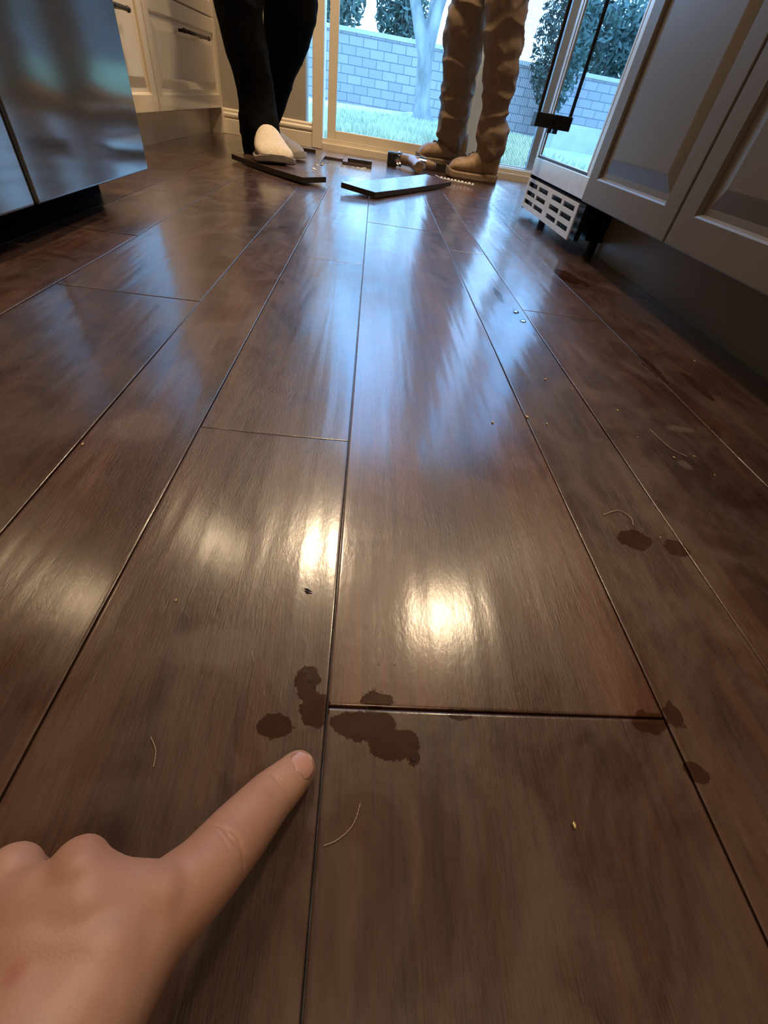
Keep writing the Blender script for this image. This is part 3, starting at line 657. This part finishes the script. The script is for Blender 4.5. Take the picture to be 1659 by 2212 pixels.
# the rest of the photographer, crouching behind the camera
def photographer():
    skn = noisy(mat('skin_of_photographer', (.46,.25,.17), .5), 30, .05); cl = noisy(mat('dark_sweater_cloth', (.05,.05,.055), .9), 80, .2, .3); tr_m = noisy(mat('dark_trouser_cloth', (.03,.032,.04), .9), 60, .2, .3)
    hip = (.02,-.82,.26); ch = (-.01,-.52,.66); nk = (0,-.44,.78); hd = (.0,-.36,.90)
    sl = (-.19,-.52,.70); el = (-.27,-.47,.36); wr = (-.22,-.33,.15); sr = (.18,-.54,.70); er = (.28,-.50,.42); hr = (.20,-.34,.50)
    blob('body', [[(*hip,.12),(*ch,.12),(*nk,.05),(*hd,.085),(.0,-.375,.95,.09)], [(*ch,.09),(*sl,.055),(*el,.04),(*wr,.032)], [(*ch,.09),(*sr,.055),(*er,.04),(*hr,.026),(.19,-.31,.52,.034)], [(.0,-.28,.885,.013),(.0,-.265,.87,.011)], [(-.088,-.37,.89,.013),(-.088,-.37,.87,.011)], [(.088,-.37,.89,.013),(.088,-.37,.87,.011)],
                  [(-.02,-.80,.24,.10),(-.22,-.45,.42,.06),(-.24,-.62,.06,.045),(-.24,-.50,.035,.035)], [(.06,-.80,.24,.10),(.26,-.42,.44,.06),(.28,-.60,.06,.045),(.28,-.48,.035,.035)]]
                 + [[(.19+.012*(k-1.5),-.31,.53,.010),(.19+.016*(k-1.5),-.285,.57,.009),(.19+.016*(k-1.5),-.262,.575,.008)] for k in range(4)], .009, 3, skn, hand)
    blob('sweater', [[(hip[0],-.78,.34,.135),(*ch,.15),(-.0,-.47,.74,.085)], [(*ch,.11),(*sl,.075),(*el,.056),(-.238,-.37,.20,.046)], [(*ch,.11),(*sr,.075),(*er,.056),(.235,-.40,.475,.040)]], .009, 3, cl, hand, folds(.004, 8))
    blob('trousers', [[(hip[0],-.80,.34,.14),(*hip,.14)], [(-.03,-.80,.24,.125),(-.22,-.46,.42,.085),(-.24,-.62,.12,.065)], [(.07,-.80,.24,.125),(.26,-.43,.44,.085),(.28,-.60,.12,.065)]], .010, 3, tr_m, hand, folds(.004, 9))
    blob('hair', [[(.0,-.385,.965,.095),(.0,-.45,.90,.085)]], .01, 2, noisy(mat('black_hair', (.012,.01,.009), .5), 90, .3, .5), hand)
    m_ = noisy(mat('black_canvas', (.02,.02,.02), .8), 90, .2)
    shoe(hand, (-.235,-.42), (-.24,-.66), .095, 0, .085, m_, sole_w, None, sole_t=.02); shoe(hand, (.285,-.40), (.28,-.64), .095, 0, .085, m_, sole_w, None, sole_t=.02)

# ------------------------------------------------------------------ persons
def shoe(parent, toe, heel, wd, z0, hgt, upper, sole, lace=None, ankle=.11, name='shoe', sole_t=.022, zrise=0, zh=0):
    toe = Vector((*toe, 0)); heel = Vector((*heel, 0)); ax = (toe-heel); Ln = ax.length; ax.normalize(); sd = Vector((-ax.y, ax.x, 0))
    def W(t): # half width profile heel->toe
        return wd/2*(.66+.06*math.sin(t*3) + .30*math.sin(max(0, (t-.25))/.75*math.pi*.72)**1.2)*(1-max(0, (t-.90)/.10)**3*.42)*(1-max(0, (.06-t)/.06)**2*.35)
    def Hh(t):
        if t < .38: return hgt
        if t < .72: return hgt + (hgt*.60-hgt)*((t-.38)/.34)**.8 if hgt < .1 else hgt + (.082-hgt)*((t-.38)/.34)**.7
        b0 = hgt*.60 if hgt < .1 else .082
        return b0*(1-.42*((t-.72)/.28)**2)
    n, k = 26, 20
    def lift(t): return zh*(1-t)
    def loft(fn):
        bm = bmesh.new(); R_ = []
        for i in range(n+1):
            t = i/n; R_.append([bm.verts.new(q) for q in fn(t)])
        kk = len(R_[0])
        for i in range(n):
            for j in range(kk): bm.faces.new((R_[i][j], R_[i][(j+1) % kk], R_[i+1][(j+1) % kk], R_[i+1][j]))
        bm.faces.new(R_[0]); bm.faces.new(R_[-1][::-1]); return bm
    def up_sec(t):
        w_ = W(t)*.95; h_ = Hh(t); out = []; c = heel+ax*(Ln*(.02+t*.95))
        end = 1-max(0, (t-.93)/.07)**2*.55; e0 = 1-max(0, (.05-t)/.05)**2*.3
        for j in range(k):
            a = 2*math.pi*j/k; cx = math.cos(a); sx = math.sin(a)
            ex = .75 if sx > 0 else .5
            x = math.copysign(abs(cx)**ex, cx); z = math.copysign(abs(sx)**.8, sx)
            top = max(0, z); ww = w_*(1-.30*top*(1 if t < .75 else .5))*end*e0
            wr = .0012*math.sin(t*60+x*3)*(1 if .45 < t < .7 else 0)
            zz = sole_t*.8 + (h_-sole_t*.8)*(.5+.5*z)*end + wr
            out.append(c + sd*(x*ww) + Vector((0,0,z0+zz+lift(t))))
        return out
    def so_sec(t):
        w_ = W(t)*1.06; c = heel+ax*(Ln*t); out = []; end = 1-max(0, (t-.95)/.05)**2*.35
        for x, z in ((-.92,0),(.92,0),(1,.25),(1,.8),(.93,1),(-.93,1),(-1,.8),(-1,.25)):
            spring = .012*max(0, (t-.8)/.2)**2
            out.append(c + sd*(x*w_*end) + Vector((0,0,z0+z*sole_t*(1.15 if t < .3 else 1)+spring+lift(t))))
        return out
    s_ = from_bm(name, loft(up_sec), upper, parent, True)
    from_bm('sole', loft(so_sec), sole, s_)
    if lace is not None:
        bm = bmesh.new()
        for i in range(5):
            t = .42+i*.065; h_ = Hh(t); c = heel+ax*(Ln*(.02+t*.95)); w_ = W(t)*.42
            pts = [c + sd*(w_*x) + Vector((0,0,z0+h_+.0035*(1-x*x)-.006*x*x+lift(t))) + ax*(.006*x*(1 if i % 2 else -1)) for x in (-1,-.5,0,.5,1)]
            tube(bm, pts, .003, 6)
        from_bm('laces', bm, lace, s_, True)
    return s_
def folds(amp, seed, zlow=.0):
    def f(v, n):
        c = v.co; 
        low = max(0, 1-c.z/.35)
        nz = noise.noise(Vector((c.x*9+seed, c.y*9, c.z*16+seed*2))); n2 = noise.noise(Vector((c.x*22, c.y*22+seed, c.z*30)))
        n3 = math.sin((c.z*70 + 3*noise.noise(Vector((c.x*8, c.y*8, c.z*5+seed))))*1.0)
        knee = math.exp(-((c.z-.42)/.09)**2)
        ridge = 1-abs(nz)*2.2
        ridge = ridge*abs(ridge)*1.25
        v.co = c + n*(amp*(ridge*.9 + n2*.45 + n3*(.35*low+.35*knee)))
    return f
jeans_m = noisy(mat('black_trouser_cloth', (.004,.0038,.004), 1.0, Specular_IOR_Level=.1), 60, .3, .4)
khaki_m = noisy(mat('khaki_trouser_cloth', (.205,.135,.085), .8), 40, .12, .5)
body_m = noisy(mat('skin_of_adult', (.46,.27,.18), .5), 30, .05)
def person(lab, front, rear, hipz, base, pants, shirtm, hairc, seed, amp, face):
    e = empty('person', base, lab, 'person')
    hipc = Vector((base[0], base[1], hipz)); fx = Vector(face).normalized(); sx = Vector((-fx.y, fx.x, 0))
    def chain(leg, side, k): 
        L_ = [(*(hipc+sx*side*.09)[:], .095*k)] + [(q[0], q[1], q[2], q[3]*k) for q in leg]
        return L_
    # clothing follows the leg from hip to hem
    top = [(*(hipc+Vector((0,0,.10))), .15), (*(hipc+Vector((0,0,-.02))), .14)]
    hA = (*(hipc+sx*.085+Vector((0,0,-.06))), .105); hB = (*(hipc-sx*.085+Vector((0,0,-.06))), .105)
    kA = front[0]; kB = rear[0]
    tr_ = blob('trousers', [top, [top[1], hA, kA]+list(front[1:]), [top[1], hB, kB]+list(rear[1:])], .008 if amp < .004 else .0062, 3, pants, e, folds(amp, seed))
    sh = hipc+Vector((0,0,.48)); body = [[(*(hipc), .12), (*(hipc+Vector((0,0,.25))), .12), (*sh, .11), (*(sh+Vector((0,0,.14))), .055), (*(sh+Vector((0,0,.24))+fx*.01), .085), (*(sh+Vector((0,0,.31))), .085)]]
    for leg, s in ((front, 1), (rear, -1)):
        body.append([(*(hipc+sx*s*.085), .08)] + [(q[0], q[1], q[2], min(.05, q[3]*.6)) for q in leg])
    for s in (1, -1):
        shp = sh+sx*s*.17; el = shp+Vector((0,0,-.28))+sx*s*.05; wr_ = el+Vector((0,0,-.20))+fx*.12; kn = wr_+Vector((0,0,-.07))+fx*.04
        body.append([(*sh, .08), (*shp, .058), (*el, .042), (*wr_, .028), (*kn, .036)])
        for f_ in range(4):
            b0 = kn+fx*(.03-.02*f_); body.append([(*b0, .010), (*(b0+Vector((0,0,-.04))), .009), (*(b0+Vector((0,0,-.065))-sx*s*.012), .0075)])
        body.append([(*(kn+fx*.03), .012), (*(kn+fx*.06+Vector((0,0,-.02))), .0095)])
    hd = sh+Vector((0,0,.27)); body.append([(*(hd+fx*.085+Vector((0,0,.0))), .014), (*(hd+fx*.105+Vector((0,0,-.02))), .012)])
    for s in (1,-1): body.append([(*(hd+sx*s*.085), .014), (*(hd+sx*s*.088+Vector((0,0,-.03))), .010)])
    blob('body', body, .009, 3, body_m, e)
    slv = [[(*(hipc+Vector((0,0,.02))), .145), (*(hipc+Vector((0,0,.25))), .145), (*sh, .13)]]
    for s in (1, -1):
        shp = sh+sx*s*.17; el = shp+Vector((0,0,-.28))+sx*s*.05; slv.append([(*sh, .09), (*shp, .072), (*el, .056)])
    blob('shirt', slv, .012, 3, shirtm, e, folds(.004, seed+3))
    hc = sh+Vector((0,0,.32))-fx*.015
    blob('hair', [[(*hc, .095), (*(hc-fx*.03+Vector((0,0,-.06))), .08)]], .01, 2, hairc, e)
    return e
hairbrown = noisy(mat('dark_hair', (.03,.02,.015), .5), 90, .3, .5)
F1 = [(-.4793,2.15,.4019,.0735),(-.4637,2.17,.2922,.0735),(-.4423,2.19,.1857,.0640),(-.4390,2.18,.1150,.0740),(-.432,2.165,.068,.072),(-.452,2.165,.045,.055)]
R1 = [(-.336,2.37,.441,.0958),(-.3581,2.40,.3635,.0860),(-.4005,2.44,.2633,.0650),(-.4442,2.46,.1719,.0660),(-.4850,2.46,.1050,.0660)]
pl = person('person in black trousers and white shoes standing on a loose board at the left', F1, R1, .93, (-.40,2.33,0), jeans_m, noisy(mat('grey_shirt_cloth', (.2,.2,.22), .8), 40, .1), hairbrown, 1.3, .0035, (.3,-1,0))
shoe_w = noisy(mat('cream_knit', (.62,.52,.40), .75), 260, .2, .5); sole_w = noisy(mat('grey_rubber', (.30,.26,.23), .6), 60, .1); sole_p = noisy(mat('white_rubber', (.6,.52,.42), .5), 60, .1)
shoe(pl, (-.330,1.930), (-.425,2.20), .136, .019, .095, shoe_w, sole_w, None, sole_t=.018)
shoe(pl, (-.300,2.345), (-.545,2.50), .115, .0, .095, shoe_w, sole_p, None, sole_t=.020, zh=.02)
photographer()
F2 = [(.3576,2.75,.5716,.0790),(.3592,2.78,.4637,.0830),(.3756,2.82,.3299,.0720),(.3800,2.84,.2101,.0660),(.3825,2.85,.1700,.0700),(.398,2.85,.140,.058)]
R2 = [(.4692,2.55,.5652,.0760),(.4957,2.58,.4694,.0760),(.5279,2.62,.345,.0640),(.5401,2.64,.2232,.0540),(.5550,2.65,.175,.0700),(.566,2.655,.150,.066)]
p2 = person('person in wrinkled khaki trousers and tan work boots standing at the sliding door', R2, F2, .95, (.47,2.66,0), khaki_m, noisy(mat('tan_shirt_cloth', (.3,.24,.18), .8), 40, .1), hairbrown, 5.1, .0105, (-1,-.1,0))
boot_m = noisy(mat('tan_leather', (.27,.165,.085), .6), 50, .22, .4); boot_s = noisy(mat('tan_rubber', (.22,.15,.095), .7), 50, .15)
lace_m = noisy(mat('boot_lace', (.07,.045,.02), .7), 90, .2)
shoe(p2, (.370,2.690), (.628,2.665), .122, .0, .136, boot_m, boot_s, lace_m, sole_t=.030)
shoe(p2, (.225,2.850), (.490,2.885), .112, .025, .135, boot_m, boot_s, lace_m, sole_t=.026)

# ------------------------------------------------------------------ outside
def yard():
    gm = noisy(mat('dry_pale_grass_soil', (.50,.52,.36), .9), 3, .25)
    bm = bmesh.new(); bmesh.ops.create_grid(bm, x_segments=60, y_segments=60, size=1)
    for v in bm.verts:
        v.co.x = v.co.x*16; v.co.y = 3.13+ (v.co.y+1)*8; v.co.z = -.05+.03*noise.noise(Vector((v.co.x*.5, v.co.y*.5, 0)))
    tag(from_bm('ground', bm, gm), kind='structure')
    # grass tufts
    bm = bmesh.new(); rg = random.Random(3)
    for i in range(22000):
        y = 3.3 + 11.5*rg.random()**1.3; x = rg.uniform(-.22, .55)*y*.55 + rg.uniform(-.6, 1.4)
        if y > 11.5+ .9*x and x < 2: continue
        h = rg.uniform(.03,.085); a = rg.uniform(0, math.pi); wdt = .004+y*.0009
        z = -.05+.03*noise.noise(Vector((x*.5, y*.5, 0))); dx = math.cos(a)*wdt; dy = math.sin(a)*wdt; ln = rg.uniform(-.03,.03)
        vs = [bm.verts.new((x-dx,y-dy,z)), bm.verts.new((x+dx,y+dy,z)), bm.verts.new((x+ln,y+ln,z+h))]; bm.faces.new(vs)
    g = noisy(mat('grass_blade', (.46,.47,.31), .7), 2.5, .4); tag(from_bm('grass', bm, g), 'pale lawn outside the glass door', 'grass', kind='stuff')  # pale straw-green blades, mottled at random
    # block wall
    wm = mat('grey_block', (.42,.40,.44), .85); b = bsdf(wm); tc = N(wm, 'ShaderNodeTexCoord'); sp = N(wm, 'ShaderNodeSeparateXYZ'); cb = N(wm, 'ShaderNodeCombineXYZ')
    L(wm, tc.outputs['Object'], sp.inputs[0]); ad = N(wm, 'ShaderNodeMath', operation='ADD'); L(wm, sp.outputs['X'], ad.inputs[0]); L(wm, sp.outputs['Y'], ad.inputs[1]); L(wm, ad.outputs[0], cb.inputs[0]); L(wm, sp.outputs['Z'], cb.inputs[1])
    br = N(wm, 'ShaderNodeTexBrick'); L(wm, cb.outputs[0], br.inputs[0]); br.inputs['Scale'].default_value = 1; br.inputs['Brick Width'].default_value = .4; br.inputs['Row Height'].default_value = .19
    br.inputs['Mortar Size'].default_value = .010; br.inputs['Mortar Smooth'].default_value = .1; br.inputs['Color1'].default_value = (.44,.40,.41,1); br.inputs['Color2'].default_value = (.36,.34,.35,1); br.inputs['Mortar'].default_value = (.19,.19,.22,1)
    L(wm, br.outputs[0], b.inputs['Base Color']); bp = N(wm, 'ShaderNodeBump'); bp.inputs['Distance'].default_value = .01; bp.inputs['Strength'].default_value = .8; bp.invert = True; L(wm, br.outputs['Fac'], bp.inputs['Height']); L(wm, bp.outputs[0], b.inputs['Normal'])
    e = empty('garden_wall', (3,17.6,0), 'pale grey concrete block wall across the back of the yard', 'garden wall')
    boxo('blocks', (-13,17.5,-.1), (15,17.7,1.38), wm, e)
    capm = noisy(mat('pale_concrete', (.55,.53,.55), .85), 6, .1)
    boxo('wall_cap', (-13,17.46,1.38), (15,17.74,1.47), capm, e, .01)
    e = empty('garden_wall', (6.6,9,0), 'side block wall on the right of the yard', 'garden wall')
    boxo('blocks', (6.5,4,-.1), (6.7,17.5,1.38), wm, e); boxo('wall_cap', (6.46,4,1.38), (6.74,17.46,1.47), capm, e, .01)
    # curb
    bm = bmesh.new(); pts = [(-3+.4*k, 11.2+.004*k*k*1.2+.05*k, -.02) for k in range(12)]
    pts = [(-3,11.0,-.02),(-1.5,11.0,-.02),(-.6,11.3,-.02),(.2,12.2,-.02),(.75,13.6,-.02),(1.0,15.0,-.02)]
    for a, b_ in zip(pts[:-1], pts[1:]):
        d = (Vector(b_)-Vector(a)).normalized(); s = Vector((-d.y,d.x,0))*.07
        vs = [Vector(a)-s, Vector(b_)-s, Vector(b_)+s, Vector(a)+s]; lo = [bm.verts.new(v) for v in vs]; hi = [bm.verts.new(v+Vector((0,0,.07))) for v in vs]
        bm.faces.new(hi)
        for i in range(4): bm.faces.new((lo[i], lo[(i+1)%4], hi[(i+1)%4], hi[i]))
    tag(from_bm('garden_curb', bm, noisy(mat('bright_concrete', (.75,.75,.72), .8), 5, .05)), 'bright curved concrete curb edging the lawn', 'curb')
    # tree
    bark = noisy(mat('pale_bark', (.27,.27,.26), .9), 6, .35, .8, (1,1,.4), dist=.03)
    leafm = noisy(mat('dark_leaf', (.09,.14,.11), .6), 1.5, .4); leaf2 = noisy(mat('deep_green_leaf', (.055,.09,.07), .6), 1.5, .4)  # second leaf material is a deeper green of the same hue
    def leaves(bm, c, r, n, sz, rg):
        for i in range(n):
            d = Vector((rg.gauss(0,1), rg.gauss(0,1), rg.gauss(0,1))).normalized()*rg.random()**.4
            p_ = Vector(c)+Vector((d.x*r[0], d.y*r[1], d.z*r[2])); u = Vector((rg.gauss(0,1), rg.gauss(0,1), rg.gauss(0,1))).normalized(); v_ = u.orthogonal().normalized(); s = sz*rg.uniform(.6,1.3)
            if p_.z < -.05: continue
            bm.faces.new([bm.verts.new(q) for q in (p_-u*s, p_-v_*s*.4+Vector((0,0,s*.1)), p_+u*s, p_+v_*s*.4)])
    e = empty('tree', (1.02,13,-.05), 'pale forked tree trunk in the yard before the block wall', 'tree')
    blob('trunk', [[(1.06,13,-.15,.26),(1.0,13,.25,.17),(.93,13,.95,.16),(.62,13.05,1.6,.11),(.2,13.1,2.6,.08)], [(.93,13,.85,.15),(1.06,12.95,1.6,.11),(1.35,12.9,2.6,.08)], [(.96,13,.6,.13),(.98,13.1,1.9,.09),(.8,13.2,3,.07)], [(1.06,13,-.05,.2),(1.5,12.9,-.12,.08)], [(1.06,13,-.05,.2),(.7,12.9,-.12,.08)]], .035, 2, bark, e)
    bm = bmesh.new(); rg = random.Random(9)
    for c in [(0,13,3.3),(1.3,12.8,3.4),(.6,13.5,3.9),(2.3,13,3.0),(-.9,13.3,3.0)]: leaves(bm, c, (1.1,1.0,.8), 900, .09, rg)
    from_bm('foliage', bm, leafm, e)
    def bush(c, r, n, sz, lab, mt=leafm, seed=1, stems=True):
        e = empty('shrub', (c[0], c[1], -.05), lab, 'shrub', 'shrubs behind and beside the block wall'); bm = bmesh.new(); leaves(bm, c, r, n, sz, random.Random(seed)); from_bm('foliage', bm, mt, e)
        bm = bmesh.new(); rg = random.Random(seed)
        for k in range(5): tube(bm, [(c[0]+rg.uniform(-.1,.1), c[1], -.05), (c[0]+rg.uniform(-.5,.5)*r[0], c[1]+rg.uniform(-.3,.3)*r[1], c[2]+r[2]*.5)], .04, 6)
        from_bm('stems', bm, bark, e)
    bush((-1.75,19.2,2.15), (1.2,.7,.95), 2600, .11, 'dark shrub rising above the block wall at the left of the glass', seed=2)
    bush((.55,19.4,2.1), (.8,.6,.9), 1700, .11, 'dark shrub rising above the wall just left of the tree', seed=3)
    bush((2.9,19.3,2.3), (1.0,.6,.9), 1300, .11, 'shrub above the wall right of the forked tree', seed=4)
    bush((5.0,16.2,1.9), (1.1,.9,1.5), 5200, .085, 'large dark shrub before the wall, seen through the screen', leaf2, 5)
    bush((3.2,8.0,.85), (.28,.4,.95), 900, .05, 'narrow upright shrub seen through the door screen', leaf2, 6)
    bush((-6.5,18.9,2.2), (3.2,.7,1.0), 4500, .13, 'long dark hedge above the far left of the wall', seed=7)
    bush((-3.2,15.5,1.7), (.9,.8,1.4), 3200, .085, 'round shrub standing before the far left of the wall', leafm, 8)
    # low block planter mirrored in the cooler glass
    tag(boxo('planter_wall', (-4.6,10.4,-.08), (-2.2,10.75,.32), capm, None, .01), 'low pale concrete planter wall at the left of the yard', 'planter wall')
yard()
